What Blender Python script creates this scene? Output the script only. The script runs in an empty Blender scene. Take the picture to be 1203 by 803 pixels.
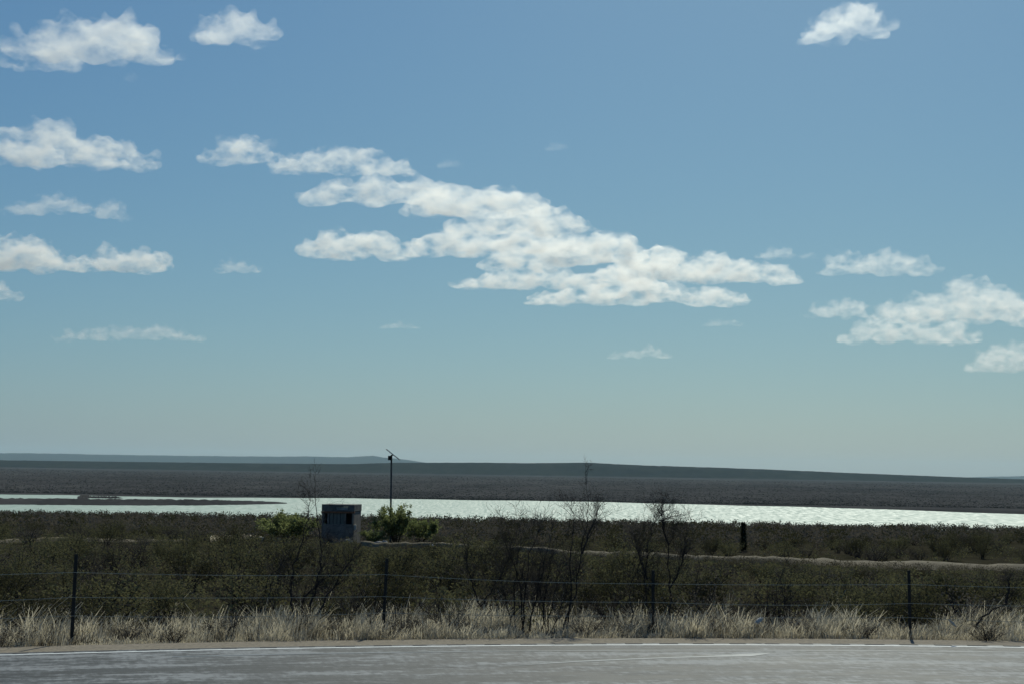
import bpy, bmesh, math, random
import numpy as np
from mathutils import Vector, Matrix, noise as mnoise

random.seed(7)
rng = np.random.default_rng(7)
sc = bpy.context.scene
COL = sc.collection
R = math.radians

# ------------------------------------------------------------------ camera
PW, PH = 1203.0, 803.0
F = PW * 50.0 / 36.0                      # focal length in photo pixels
CAM = Vector((0.0, 0.0, 3.0))
PITCH, ROLL = math.atan((552.5 - 401.5) / F), R(0.9)
cam_data = bpy.data.cameras.new("camera")
cam_data.lens = 50.0
cam_data.sensor_width = 36.0
cam_data.clip_start = 0.1
cam_data.clip_end = 200000.0
cam = bpy.data.objects.new("camera", cam_data)
COL.objects.link(cam)
CAMROT = Matrix.Rotation(R(90) + PITCH, 3, 'X') @ Matrix.Rotation(ROLL, 3, 'Z')
cam.matrix_world = Matrix.Translation(CAM) @ CAMROT.to_4x4()
sc.camera = cam

# ------------------------------------------------------------------ sky and sun
SUN_ELEV, SUN_AZ = R(42), R(13)           # azimuth measured from the view direction to the right
world = bpy.data.worlds.new("World")
sc.world = world
world.use_nodes = True
wn, wl = world.node_tree.nodes, world.node_tree.links
for n in list(wn):
    wn.remove(n)
w_out = wn.new('ShaderNodeOutputWorld')
w_bg = wn.new('ShaderNodeBackground')
w_sky = wn.new('ShaderNodeTexSky')
w_sky.sky_type = 'NISHITA'
w_sky.sun_disc = False
w_sky.sun_elevation = SUN_ELEV
w_sky.sun_rotation = SUN_AZ
w_sky.altitude = 800
w_sky.air_density = 1.3
w_sky.dust_density = 1.3
w_sky.ozone_density = 3.0
w_bg.inputs['Strength'].default_value = 0.073
w_tint = wn.new('ShaderNodeMix')          # the whole sky is seen through faintly green air and glass
w_tint.data_type = 'RGBA'
w_tint.blend_type = 'MULTIPLY'
w_tint.inputs[0].default_value = 1.0
w_tint.inputs[7].default_value = (0.54, 0.81, 0.91, 1.0)
w_sep = wn.new('ShaderNodeSeparateColor')  # blue flattened a little, as hazy air does
w_comb = wn.new('ShaderNodeCombineColor')
w_pow = wn.new('ShaderNodeMath'); w_pow.operation = 'POWER'; w_pow.inputs[1].default_value = 0.55
w_mul = wn.new('ShaderNodeMath'); w_mul.operation = 'MULTIPLY'; w_mul.inputs[1].default_value = 2.68
wl.new(w_sky.outputs[0], w_sep.inputs[0])
wl.new(w_sep.outputs[2], w_pow.inputs[0])
wl.new(w_pow.outputs[0], w_mul.inputs[0])
wl.new(w_sep.outputs[0], w_comb.inputs[0])
w_pow2 = wn.new('ShaderNodeMath'); w_pow2.operation = 'POWER'; w_pow2.inputs[1].default_value = 0.86
w_mul2 = wn.new('ShaderNodeMath'); w_mul2.operation = 'MULTIPLY'; w_mul2.inputs[1].default_value = 1.29
wl.new(w_sep.outputs[1], w_pow2.inputs[0])
wl.new(w_pow2.outputs[0], w_mul2.inputs[0])
wl.new(w_mul2.outputs[0], w_comb.inputs[1])
wl.new(w_mul.outputs[0], w_comb.inputs[2])
wl.new(w_comb.outputs[0], w_tint.inputs[6])
wl.new(w_tint.outputs[2], w_bg.inputs['Color'])
wl.new(w_bg.outputs[0], w_out.inputs['Surface'])

sun_data = bpy.data.lights.new("sun", 'SUN')
sun_data.energy = 4.4
sun_data.angle = R(0.53)
sun_data.color = (1.0, 1.0, 0.86)
sun = bpy.data.objects.new("sun", sun_data)
COL.objects.link(sun)
SUNDIR = Vector((math.sin(SUN_AZ) * math.cos(SUN_ELEV), math.cos(SUN_AZ) * math.cos(SUN_ELEV), math.sin(SUN_ELEV)))
sun.rotation_euler = SUNDIR.to_track_quat('Z', 'Y').to_euler()

sc.view_settings.view_transform = 'Standard'
sc.view_settings.look = 'None'
sc.view_settings.gamma = 1.0
sc.view_settings.use_curve_mapping = False
sc.view_settings.exposure = -0.35
sc.render.engine = 'CYCLES'
sc.cycles.max_bounces = 10
sc.cycles.diffuse_bounces = 3
sc.cycles.glossy_bounces = 3
sc.cycles.transmission_bounces = 4
sc.cycles.volume_bounces = 8
sc.cycles.volume_step_rate = 0.06
sc.cycles.transparent_max_bounces = 16
sc.cycles.use_denoising = True
sc.cycles.volume_max_steps = 1024
sc.cycles.sample_clamp_indirect = 6.0

# ------------------------------------------------------------------ helpers
def ray(px, py):
    """direction in the world of a spot in the photograph (used to survey where things stand)"""
    v = CAMROT @ Vector(((px - PW / 2) / F, -(py - PH / 2) / F, -1.0))
    return v.normalized()

def smooth(a, b, x):
    t = np.clip((np.asarray(x, float) - a) / (b - a), 0, 1)
    return t * t * (3 - 2 * t)

def tag(o, label=None, cat=None, group=None, kind=None):
    if label: o['label'] = label
    if cat: o['category'] = cat
    if group: o['group'] = group
    if kind: o['kind'] = kind
    return o

def empty(name, loc, rz=0.0):
    o = bpy.data.objects.new(name, None)
    o.empty_display_size = 0.2
    COL.objects.link(o)
    o.location = loc
    o.rotation_euler = (0, 0, rz)
    return o

def link(name, me, mat=None, parent=None, loc=None):
    o = bpy.data.objects.new(name, me)
    COL.objects.link(o)
    if mat is not None and len(me.materials) == 0:
        me.materials.append(mat)
    if parent is not None:
        o.parent = parent
    if loc is not None:
        o.location = loc
    return o

def mesh_np(name, verts, faces, smooth_shade=False):
    """verts (n,3), faces (m,3) or (m,4) arrays -> mesh"""
    verts = np.asarray(verts, np.float32).reshape(-1, 3)
    faces = np.asarray(faces, np.int32)
    k = faces.shape[1]
    me = bpy.data.meshes.new(name)
    me.vertices.add(len(verts))
    me.vertices.foreach_set('co', verts.ravel())
    me.loops.add(faces.size)
    me.loops.foreach_set('vertex_index', faces.ravel())
    me.polygons.add(len(faces))
    me.polygons.foreach_set('loop_start', np.arange(len(faces), dtype=np.int32) * k)
    me.polygons.foreach_set('loop_total', np.full(len(faces), k, np.int32))
    if smooth_shade:
        me.polygons.foreach_set('use_smooth', np.ones(len(faces), bool))
    me.update(calc_edges=True)
    me.validate()
    return me

class MB:
    """collects simple solids into one mesh"""
    def __init__(self):
        self.v, self.f = [], []
    def box(self, lo, hi):
        b = len(self.v)
        (x0, y0, z0), (x1, y1, z1) = lo, hi
        self.v += [(x0, y0, z0), (x1, y0, z0), (x1, y1, z0), (x0, y1, z0), (x0, y0, z1), (x1, y0, z1), (x1, y1, z1), (x0, y1, z1)]
        self.f += [tuple(b + i for i in q) for q in ((0, 3, 2, 1), (4, 5, 6, 7), (0, 1, 5, 4), (1, 2, 6, 5), (2, 3, 7, 6), (3, 0, 4, 7))]
        return self
    def tube(self, pts, radii, n=5):
        b = len(self.v)
        pts = [Vector(p) for p in pts]
        for i, p in enumerate(pts):
            t = (pts[min(i + 1, len(pts) - 1)] - pts[max(i - 1, 0)])
            t = t.normalized() if t.length > 1e-9 else Vector((0, 0, 1))
            a = t.cross(Vector((0.31, 0.87, 0.17)))
            if a.length < 1e-3: a = t.cross(Vector((1, 0, 0)))
            a.normalize()
            c = t.cross(a)
            for k in range(n):
                w = 2 * math.pi * k / n
                self.v.append(tuple(p + (a * math.cos(w) + c * math.sin(w)) * radii[i]))
        for i in range(len(pts) - 1):
            for k in range(n):
                k2 = (k + 1) % n
                self.f.append((b + i * n + k, b + i * n + k2, b + (i + 1) * n + k2, b + (i + 1) * n + k))
        self.f.append(tuple(b + k for k in reversed(range(n))))
        self.f.append(tuple(b + (len(pts) - 1) * n + k for k in range(n)))
        return self
    def mesh(self, name):
        me = bpy.data.meshes.new(name)
        me.from_pydata(self.v, [], self.f)
        me.update()
        return me
    def build(self, name, mat, parent=None, loc=None, bevel=0.0):
        me = self.mesh(name)
        o = link(name, me, mat, parent, loc)
        if bevel:
            m = o.modifiers.new('edge', 'BEVEL')
            m.width = bevel
            m.segments = 2
        return o

# ------------------------------------------------------------------ materials
def new_mat(name):
    m = bpy.data.materials.new(name)
    m.use_nodes = True
    nt = m.node_tree
    for n in list(nt.nodes):
        nt.nodes.remove(n)
    out = nt.nodes.new('ShaderNodeOutputMaterial')
    return m, nt, out

def nz(nt, vec, scale, detail=5, rough=0.55, stretch=None):
    if stretch:
        mp = nt.nodes.new('ShaderNodeMapping')
        mp.inputs['Scale'].default_value = stretch
        nt.links.new(vec, mp.inputs['Vector'])
        vec = mp.outputs[0]
    n = nt.nodes.new('ShaderNodeTexNoise')
    n.inputs['Scale'].default_value = scale
    n.inputs['Detail'].default_value = detail
    n.inputs['Roughness'].default_value = rough
    nt.links.new(vec, n.inputs['Vector'])
    return n.outputs['Fac']

def ramp(nt, fac, stops):
    r = nt.nodes.new('ShaderNodeValToRGB')
    el = r.color_ramp.elements
    while len(el) < len(stops):
        el.new(0.5)
    for e, (p, c) in zip(el, stops):
        e.position = p
        e.color = (*c, 1) if len(c) == 3 else c
    nt.links.new(fac, r.inputs['Fac'])
    return r.outputs['Color']

def mixc(nt, fac, a, b, blend='MIX'):
    m = nt.nodes.new('ShaderNodeMix')
    m.data_type = 'RGBA'
    m.blend_type = blend
    for s, v in ((m.inputs[0], fac), (m.inputs[6], a), (m.inputs[7], b)):
        if hasattr(v, 'links') or hasattr(v, 'is_linked'):
            nt.links.new(v, s)
        elif isinstance(v, (tuple, list)):
            s.default_value = (*v, 1) if len(v) == 3 else v
        else:
            s.default_value = v
    return m.outputs[2]

def coords(nt, kind='Object'):
    return nt.nodes.new('ShaderNodeTexCoord').outputs[kind]

def position(nt):
    return nt.nodes.new('ShaderNodeNewGeometry').outputs['Position']

def math_node(nt, op, a, b=None, clamp=False):
    m = nt.nodes.new('ShaderNodeMath')
    m.operation = op
    m.use_clamp = clamp
    for i, v in enumerate((a, b)):
        if v is None: continue
        if hasattr(v, 'is_linked'): nt.links.new(v, m.inputs[i])
        else: m.inputs[i].default_value = v
    return m.outputs[0]

def principled(nt, out, color, rough=0.9, metallic=0.0, bump=None, bump_str=0.3, bump_dist=0.05, spec=0.3):
    p = nt.nodes.new('ShaderNodeBsdfPrincipled')
    if hasattr(color, 'is_linked'): nt.links.new(color, p.inputs['Base Color'])
    else: p.inputs['Base Color'].default_value = (*color, 1)
    if hasattr(rough, 'is_linked'): nt.links.new(rough, p.inputs['Roughness'])
    else: p.inputs['Roughness'].default_value = rough
    p.inputs['Metallic'].default_value = metallic
    p.inputs['Specular IOR Level'].default_value = spec
    if bump is not None:
        b = nt.nodes.new('ShaderNodeBump')
        b.inputs['Strength'].default_value = bump_str
        b.inputs['Distance'].default_value = bump_dist
        nt.links.new(bump, b.inputs['Height'])
        nt.links.new(b.outputs[0], p.inputs['Normal'])
    nt.links.new(p.outputs[0], out.inputs['Surface'])
    return p

def plain_mat(name, dark, light, scale=3.0, rough=0.85, metallic=0.0, bump_str=0.3, bump_dist=0.01, stretch=None, spec=0.3):
    m, nt, out = new_mat(name)
    v = coords(nt)
    f = nz(nt, v, scale, 6, 0.6, stretch)
    c = ramp(nt, f, [(0.3, dark), (0.7, light)])
    principled(nt, out, c, rough, metallic, f, bump_str, bump_dist, spec)
    return m

def leaf_mat(name, dark, light, trans=0.35, scale=1.5, per_object=0.5):
    m, nt, out = new_mat(name)
    f = nz(nt, position(nt), scale, 3)
    f2 = nz(nt, position(nt), scale * 14, 2)
    f = math_node(nt, 'ADD', math_node(nt, 'MULTIPLY', f, 0.6), math_node(nt, 'MULTIPLY', f2, 0.4))
    info = nt.nodes.new('ShaderNodeObjectInfo')
    f = math_node(nt, 'ADD', f, math_node(nt, 'MULTIPLY', math_node(nt, 'SUBTRACT', info.outputs['Random'], 0.5), per_object))
    c = ramp(nt, f, [(0.36, dark), (0.64, light)])
    d = nt.nodes.new('ShaderNodeBsdfDiffuse')
    t = nt.nodes.new('ShaderNodeBsdfTranslucent')
    mx = nt.nodes.new('ShaderNodeMixShader')
    mx.inputs[0].default_value = trans
    nt.links.new(c, d.inputs['Color'])
    nt.links.new(c, t.inputs['Color'])
    nt.links.new(d.outputs[0], mx.inputs[1])
    nt.links.new(t.outputs[0], mx.inputs[2])
    nt.links.new(mx.outputs[0], out.inputs['Surface'])
    return m

def make_ground_mat():
    m, nt, out = new_mat('scrub_soil')
    p = position(nt)
    near = nz(nt, p, 0.9, 8, 0.65)
    patch = nz(nt, p, 0.05, 5, 0.6)
    c1 = ramp(nt, near, [(0.25, (0.016, 0.015, 0.010)), (0.5, (0.035, 0.031, 0.020)), (0.78, (0.07, 0.06, 0.042))])
    c2 = ramp(nt, patch, [(0.35, (0.020, 0.022, 0.012)), (0.68, (0.055, 0.048, 0.034))])
    cn = mixc(nt, 0.5, c1, c2)
    # the plain beyond the lake: grey brush with pale soil between, seen from kilometres away
    far1 = nz(nt, p, 0.012, 9, 0.72, (1.0, 0.35, 1.0))
    far2 = nz(nt, p, 0.0016, 6, 0.6, (1.0, 0.30, 1.0))
    ff = math_node(nt, 'ADD', math_node(nt, 'MULTIPLY', far1, 0.7), math_node(nt, 'MULTIPLY', far2, 0.3))
    cf = ramp(nt, ff, [(0.36, (0.030, 0.030, 0.030)), (0.5, (0.055, 0.053, 0.052)), (0.64, (0.080, 0.077, 0.073))])
    sep = nt.nodes.new('ShaderNodeSeparateXYZ')
    nt.links.new(p, sep.inputs[0])
    mr = nt.nodes.new('ShaderNodeMapRange')
    mr.inputs['From Min'].default_value = 500
    mr.inputs['From Max'].default_value = 1000
    nt.links.new(sep.outputs['Y'], mr.inputs['Value'])
    cg = mixc(nt, mr.outputs[0], cn, cf)
    # brush cover on the mesa, with cloud shadow put into its dark colour
    mz = nt.nodes.new('ShaderNodeMapRange')
    mz.inputs['From Min'].default_value = 8900
    mz.inputs['From Max'].default_value = 9150
    nt.links.new(sep.outputs['Y'], mz.inputs['Value'])
    cm = ramp(nt, far1, [(0.35, (0.008, 0.011, 0.009)), (0.65, (0.022, 0.025, 0.021))])
    cg = mixc(nt, mz.outputs[0], cg, cm)
    principled(nt, out, cg, 1.0, 0, near, 0.6, 0.08, 0.0)
    return m

def make_asphalt():
    m, nt, out = new_mat('worn_asphalt')
    uv = coords(nt, 'UV')                 # u = metres along the lane, v = metres across
    streak = nz(nt, uv, 1.0, 6, 0.6, (0.6, 2.2, 1.0))
    streak2 = nz(nt, uv, 1.0, 3, 0.5, (0.06, 1.1, 1.0))
    patch = nz(nt, uv, 0.35, 4, 0.5)
    agg = nz(nt, uv, 60.0, 3, 0.6)
    fine = nz(nt, uv, 1.0, 4, 0.7, (2.2, 6.5, 1.0))
    f = math_node(nt, 'ADD', math_node(nt, 'MULTIPLY', streak, 0.38), math_node(nt, 'MULTIPLY', streak2, 0.30))
    f = math_node(nt, 'ADD', f, math_node(nt, 'MULTIPLY', fine, 0.32))
    grit = nz(nt, uv, 1.0, 2, 0.6, (9.0, 3.0, 1.0))
    f = math_node(nt, 'ADD', f, math_node(nt, 'MULTIPLY', math_node(nt, 'SUBTRACT', grit, 0.5), 0.16))
    c = ramp(nt, f, [(0.445, (0.008, 0.011, 0.012)), (0.5, (0.06, 0.066, 0.068)), (0.555, (0.21, 0.22, 0.22))])
    c = mixc(nt, 0.15, c, ramp(nt, agg, [(0.3, (0.02, 0.02, 0.02)), (0.7, (0.13, 0.13, 0.125))]))
    c = mixc(nt, math_node(nt, 'MULTIPLY', patch, 0.15), c, (0.075, 0.075, 0.07))
    rr = math_node(nt, 'ADD', math_node(nt, 'MULTIPLY', streak, 0.3), 0.5)
    principled(nt, out, c, rr, 0, math_node(nt, 'ADD', agg, streak), 0.4, 0.012, 0.22)
    return m

def make_water():
    m, nt, out = new_mat('lake_water')
    p = position(nt)
    w1 = nz(nt, p, 1.0, 5, 0.7, (0.45, 0.045, 1.0))
    w2 = nz(nt, p, 1.0, 3, 0.6, (0.045, 0.006, 1.0))
    h = math_node(nt, 'ADD', math_node(nt, 'MULTIPLY', w1, 1.0), math_node(nt, 'MULTIPLY', w2, 3.0))
    b = nt.nodes.new('ShaderNodeBump')
    b.inputs['Strength'].default_value = 0.5
    b.inputs['Distance'].default_value = 1.0
    nt.links.new(h, b.inputs['Height'])
    pr = nt.nodes.new('ShaderNodeBsdfPrincipled')
    pr.inputs['Base Color'].default_value = (0.13, 0.23, 0.16, 1)
    pr.inputs['IOR'].default_value = 2.25
    nt.links.new(ramp(nt, w1, [(0.38, (0.48, 0.48, 0.48)), (0.62, (0.92, 0.92, 0.92))]), pr.inputs['Roughness'])
    nt.links.new(b.outputs[0], pr.inputs['Normal'])
    nt.links.new(pr.outputs[0], out.inputs['Surface'])
    return m

M = {}
M['ground'] = make_ground_mat()
M['asphalt'] = make_asphalt()
M['water'] = make_water()
M['gravel'] = plain_mat('shoulder_gravel', (0.12, 0.10, 0.07), (0.27, 0.225, 0.16), 14.0, 0.95, bump_str=0.6, bump_dist=0.02)
M['paint'] = plain_mat('road_paint', (0.42, 0.44, 0.43), (0.72, 0.73, 0.70), 9.0, 0.6, bump_str=0.1)
M['seal'] = plain_mat('crack_filler', (0.085, 0.10, 0.105), (0.15, 0.168, 0.175), 6.0, 0.5, bump_str=0.1)
M['rumble'] = plain_mat('rumble_asphalt', (0.018, 0.02, 0.02), (0.045, 0.047, 0.047), 20.0, 0.8)
M['track'] = plain_mat('pale_dirt', (0.085, 0.068, 0.040), (0.19, 0.155, 0.095), 1.2, 0.95, bump_str=0.4, bump_dist=0.05)
M['sand'] = plain_mat('bare_sand', (0.16, 0.13, 0.08), (0.36, 0.30, 0.20), 1.5, 0.95, bump_str=0.5, bump_dist=0.05)
M['steel'] = plain_mat('dark_steel', (0.012, 0.013, 0.012), (0.035, 0.035, 0.03), 9.0, 0.7, 0.2)
M['wire'] = plain_mat('galvanised_wire', (0.34, 0.30, 0.21), (0.5, 0.45, 0.33), 4.0, 0.9, 0.0, spec=0.0)
M['pole'] = plain_mat('weathered_pole', (0.05, 0.055, 0.055), (0.10, 0.105, 0.10), 4.0, 0.6, 0.4)
M['panel'] = plain_mat('solar_cells', (0.008, 0.010, 0.020), (0.016, 0.02, 0.035), 5.0, 0.2, 0.0, 0.0)
M['block'] = plain_mat('grey_block', (0.12, 0.10, 0.08), (0.25, 0.215, 0.175), 2.6, 0.9, bump_str=0.4, bump_dist=0.02)
M['cap'] = plain_mat('dark_cap', (0.08, 0.075, 0.066), (0.17, 0.16, 0.14), 2.0, 0.85)
M['rust'] = plain_mat('rusted_beam', (0.13, 0.055, 0.028), (0.24, 0.11, 0.055), 4.0, 0.9)
M['board'] = plain_mat('greenish_board', (0.10, 0.10, 0.08), (0.18, 0.18, 0.15), 3.0, 0.85, stretch=(6, 6, 0.6))
M['dark'] = plain_mat('inside_shade', (0.02, 0.02, 0.02), (0.04, 0.04, 0.04), 3.0, 0.9)
M['white'] = plain_mat('white_plastic', (0.36, 0.33, 0.27), (0.56, 0.52, 0.44), 7.0, 0.45, bump_str=0.2)
M['stone'] = plain_mat('pale_stone', (0.20, 0.19, 0.17), (0.36, 0.34, 0.30), 5.0, 0.9)
M['bark'] = plain_mat('dark_bark', (0.016, 0.013, 0.011), (0.045, 0.038, 0.032), 12.0, 0.95)
M['stem'] = plain_mat('grey_stem', (0.02, 0.017, 0.014), (0.045, 0.038, 0.032), 10.0, 0.95)
M['olive'] = leaf_mat('olive_leaves', (0.054, 0.051, 0.025), (0.16, 0.150, 0.072), 0.3)
M['greybrush'] = leaf_mat('grey_brush', (0.054, 0.046, 0.034), (0.155, 0.132, 0.10), 0.25)
M['green'] = leaf_mat('green_leaves', (0.10, 0.120, 0.045), (0.26, 0.285, 0.11), 0.55, 1.2, 0.05)
M['farbrush'] = leaf_mat('far_brush', (0.035, 0.036, 0.033), (0.075, 0.074, 0.068), 0.2, 0.02)
M['straw2'] = leaf_mat('tan_tufts', (0.06, 0.052, 0.030), (0.17, 0.145, 0.09), 0.3)
M['straw'] = leaf_mat('dry_grass', (0.20, 0.172, 0.115), (0.68, 0.61, 0.45), 0.45, 1.1)
M['yucca'] = leaf_mat('dark_yucca', (0.016, 0.020, 0.012), (0.06, 0.066, 0.038), 0.2)

# ------------------------------------------------------------------ the lie of the land
A_CURVE = 0.01057
def road_y(x):
    """far white line of the bending road"""
    t = np.maximum(9.3 - np.asarray(x, float), 0)
    q = np.minimum(t, 22.0)
    t2 = np.maximum(np.asarray(x, float) - 11.0, 0)
    return 25.8 - A_CURVE * q * q - (t - q) * 2 * A_CURVE * 22.0 - 0.004 * np.minimum(t2, 20) ** 2 - np.maximum(t2 - 20, 0) * 0.16

PROF = np.array([(-400, -0.1), (26.9, -0.06), (27.6, -0.10), (29.5, -0.28), (34, -0.40), (60, -1.15), (85, -1.9), (110, -2.55), (200, -5.0), (330, -9.3), (430, -14.0), (640, -25.0), (700, -27.5), (1300, -27.5)])
LAKE_Z = -25.0
def far_shore(x):
    x = np.asarray(x, float)
    t = np.clip(x / 404.0, 0, 3)
    return 1355 - 80 * (1 - smooth(-330, -60, x)) - 205 * np.where(t < 1, t * t, 2 * t - 1) + 9 * np.sin(x / 37.0) + 6 * np.sin(x / 13.0 + 1)

def mesa_h(x):
    """height of the mesa crest above the camera, by sideways position at 10 km"""
    xs = np.array([-9000, -3600, -2600, -1800, -1100, -800, -200, 120, 540, 700, 960, 1400, 1800, 2400, 3000, 3600, 6000])
    hs = np.array([18, 18, 21, 24, 30, 44, 54, 55, 66, 60, 52, 46, 38, 22, 8, -4, -20])
    return np.interp(x, xs, hs)

def gz(x, y):
    x = np.asarray(x, float); y = np.asarray(y, float)
    w = 1 - smooth(60, 110, y)
    q = y + (25.8 - road_y(x)) * w
    z = np.interp(q, PROF[:, 0], PROF[:, 1])
    z = z + smooth(30, 60, q) * (1 - smooth(300, 500, q)) * (0.35 * np.sin(x / 17.0 + y / 23.0) + 0.2 * np.sin(x / 7.0 - y / 11.0) )
    z = z - 0.10 * smooth(0, 9, x) * smooth(27, 30, q) * (1 - smooth(60, 100, q))
    s = y - far_shore(x)
    z = np.where(s > -60, np.maximum(z, -27.5 + 2.9 * smooth(-25, 12, s)), z)
    rise = smooth(9000, 10000, y) * (mesa_h(x / np.maximum(y, 1) * 10000) + 3 - LAKE_Z)
    rise = rise * (1 - 0.5 * smooth(10600, 15000, y))
    return z + rise + smooth(1500, 4000, y) * (1 - smooth(7600, 8600, y)) * (1.0 * np.sin(x / 210.0 + y / 500.0))

def hit_ground(px, py, lift=0.0, lo=15.0, hi=900.0):
    d = ray(px, py)
    t = np.linspace(lo, hi, 12000)
    g = CAM.z + d.z * t - gz(d.x * t, d.y * t) - lift
    k = int(np.argmax(g < 0))
    if g[k] >= 0: k = len(t) - 1
    return Vector((d.x * t[k], d.y * t[k], float(gz(d.x * t[k], d.y * t[k]))))

def spot(px, py_any, depth, lift=0.0):
    """ground position of something standing in column px at a given depth (roll included)"""
    y = py_any
    p = None
    for _ in range(3):
        d = ray(px, y)
        x = d.x / d.y * depth
        z = float(gz(x, depth))
        p = Vector((x, depth, z))
        c = CAMROT.transposed() @ (p - CAM)
        y = PH / 2 - c.y / -c.z * F
    return p

def project(p):
    c = CAMROT.transposed() @ (Vector(p) - CAM)
    return (PW / 2 + c.x / -c.z * F, PH / 2 - c.y / -c.z * F)

# ground sheet
ys = np.concatenate([np.arange(-80, 10, 6.0), np.arange(10, 20, 1.0), np.arange(20, 40, 0.25), np.arange(40, 130, 1.5), np.arange(130, 460, 6.0), np.arange(460, 1050, 25.0),
                     np.arange(1050, 1400, 5.0), np.arange(1400, 3000, 60.0), np.arange(3000, 7600, 250.0), np.arange(7600, 10600, 60.0), np.arange(10600, 40001, 1500.0)])
us = np.concatenate([np.linspace(-1, -0.36, 24, endpoint=False), np.linspace(-0.36, 0.36, 240, endpoint=False), np.linspace(0.36, 1, 25)])
half = 60 + 1.15 * np.maximum(ys, 0)
X = us[None, :] * half[:, None]
Y = np.repeat(ys[:, None], len(us), 1)
Z = gz(X, Y)
Z += np.where((Y > 27.5) & (Y < 130), rng.normal(0, 0.025, Z.shape), 0) + np.where((Y > 8400) & (Y < 10600), rng.normal(0, 0.6, Z.shape), 0)
ny, nx = X.shape
idx = np.arange(ny * nx).reshape(ny, nx)
quads = np.stack([idx[:-1, :-1], idx[:-1, 1:], idx[1:, 1:], idx[1:, :-1]], -1).reshape(-1, 4)
ground = link('ground', mesh_np('ground', np.stack([X, Y, Z], -1), quads, True), M['ground'])
tag(ground, 'dark brushy plain sloping to the lake and rising to a mesa', kind='structure')

# lake
lake = link('lake', mesh_np('lake', [(-6000, 560, LAKE_Z), (6000, 560, LAKE_Z), (6000, 1420, LAKE_Z), (-6000, 1420, LAKE_Z)], [(0, 1, 2, 3)]), M['water'])
tag(lake, 'glittering pale lake stretching across the plain', kind='structure')

# low brushy spit in the left half of the lake, and a small islet beyond it
def strip_land(name, px_tip, pts, h, label):
    """pts: list of (px, near depth, far depth); a low dome lying in the water"""
    rows = []
    n = 160
    pxs = np.linspace(pts[0][0], pts[-1][0], n)
    nearv = np.interp(pxs, [p[0] for p in pts], [p[1] for p in pts])
    farv = np.interp(pxs, [p[0] for p in pts], [p[2] for p in pts])
    k = 9
    V = []
    for i in range(n):
        for j in range(k):
            t = j / (k - 1)
            y = nearv[i] + (farv[i] - nearv[i]) * t + 3 * math.sin(i * 0.9) * math.sin(i * 0.37)
            x = (pxs[i] - PW / 2) / F * y
            top = math.sin(math.pi * t) ** 0.4 if 0 < t < 1 else 0
            V.append((x, y, LAKE_Z - 0.6 + top * (0.6 + h * min(1.0, 0.15 + (n - 1 - i) / 26.0, (0.2 + i / 20.0) if pts[0][0] > 0 else 1.0) * (0.55 + 0.9 * rng.random()))))
    id2 = np.arange(n * k).reshape(n, k)
    q = np.stack([id2[:-1, :-1], id2[1:, :-1], id2[1:, 1:], id2[:-1, 1:]], -1).reshape(-1, 4)
    o = link(name, mesh_np(name, V, q), M['ground'])
    tag(o, label, kind='structure')
strip_land('peninsula', 340, [(-420, 940, 1120), (0, 958, 1110), (150, 985, 1140), (240, 1015, 1165), (300, 1060, 1180), (330, 1085, 1170), (342, 1115, 1135)], 1.9, 'long low dark spit of land in the lake')
strip_land('islet', 140, [(97, 1150, 1250), (101, 1150, 1290), (107, 1165, 1285), (112, 1185, 1215), (135, 1190, 1208), (150, 1198, 1202)], 1.3, 'small dark islet beyond the spit')

# far blue hills behind the mesa
def hills(name, dist, pts, label):
    n = 220
    pxs = np.linspace(pts[0][0], pts[-1][0], n)
    tops = np.interp(pxs, [p[0] for p in pts], [p[1] for p in pts])
    V = []
    prof = [(-0.16, 0.0), (-0.08, 0.45), (-0.03, 0.85), (0.0, 1.0), (0.05, 0.9), (0.2, 0.0)]
    for i in range(n):
        d = ray(pxs[i], tops[i])
        h = CAM.z + d.z / d.y * dist
        h += 2.5 * math.sin(i * 0.7) + 2 * math.sin(i * 1.9)
        for (a, b) in prof:
            V.append((d.x / d.y * dist * (1 + a), dist * (1 + a), -40 + (h + 40) * b))
    k = len(prof)
    id2 = np.arange(n * k).reshape(n, k)
    q = np.stack([id2[:-1, :-1], id2[1:, :-1], id2[1:, 1:], id2[:-1, 1:]], -1).reshape(-1, 4)
    o = link(name, mesh_np(name, V, q, True), M['ground'])
    tag(o, label, kind='structure')
hills('hills', 34000, [(-700, 545), (-300, 529), (0, 531.5), (60, 532), (130, 533.5), (200, 534.5), (300, 535.5), (370, 535.5), (410, 536.5), (428, 535), (440, 534.5), (452, 537), (470, 538.5), (490, 541), (560, 553), (640, 575)], 'hazy blue hills on the horizon at the left')
hills('hills', 36000, [(1060, 575), (1110, 562), (1150, 559.5), (1180, 559), (1203, 558.5), (1400, 556), (1900, 570)], 'faint pale hills low on the horizon at the right')

# ------------------------------------------------------------------ road
def road_normal(x):
    e = 0.01
    s = (road_y(x + e) - road_y(x - e)) / (2 * e)
    l = math.hypot(1, s)
    return Vector((-s / l, 1 / l, 0))

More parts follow.
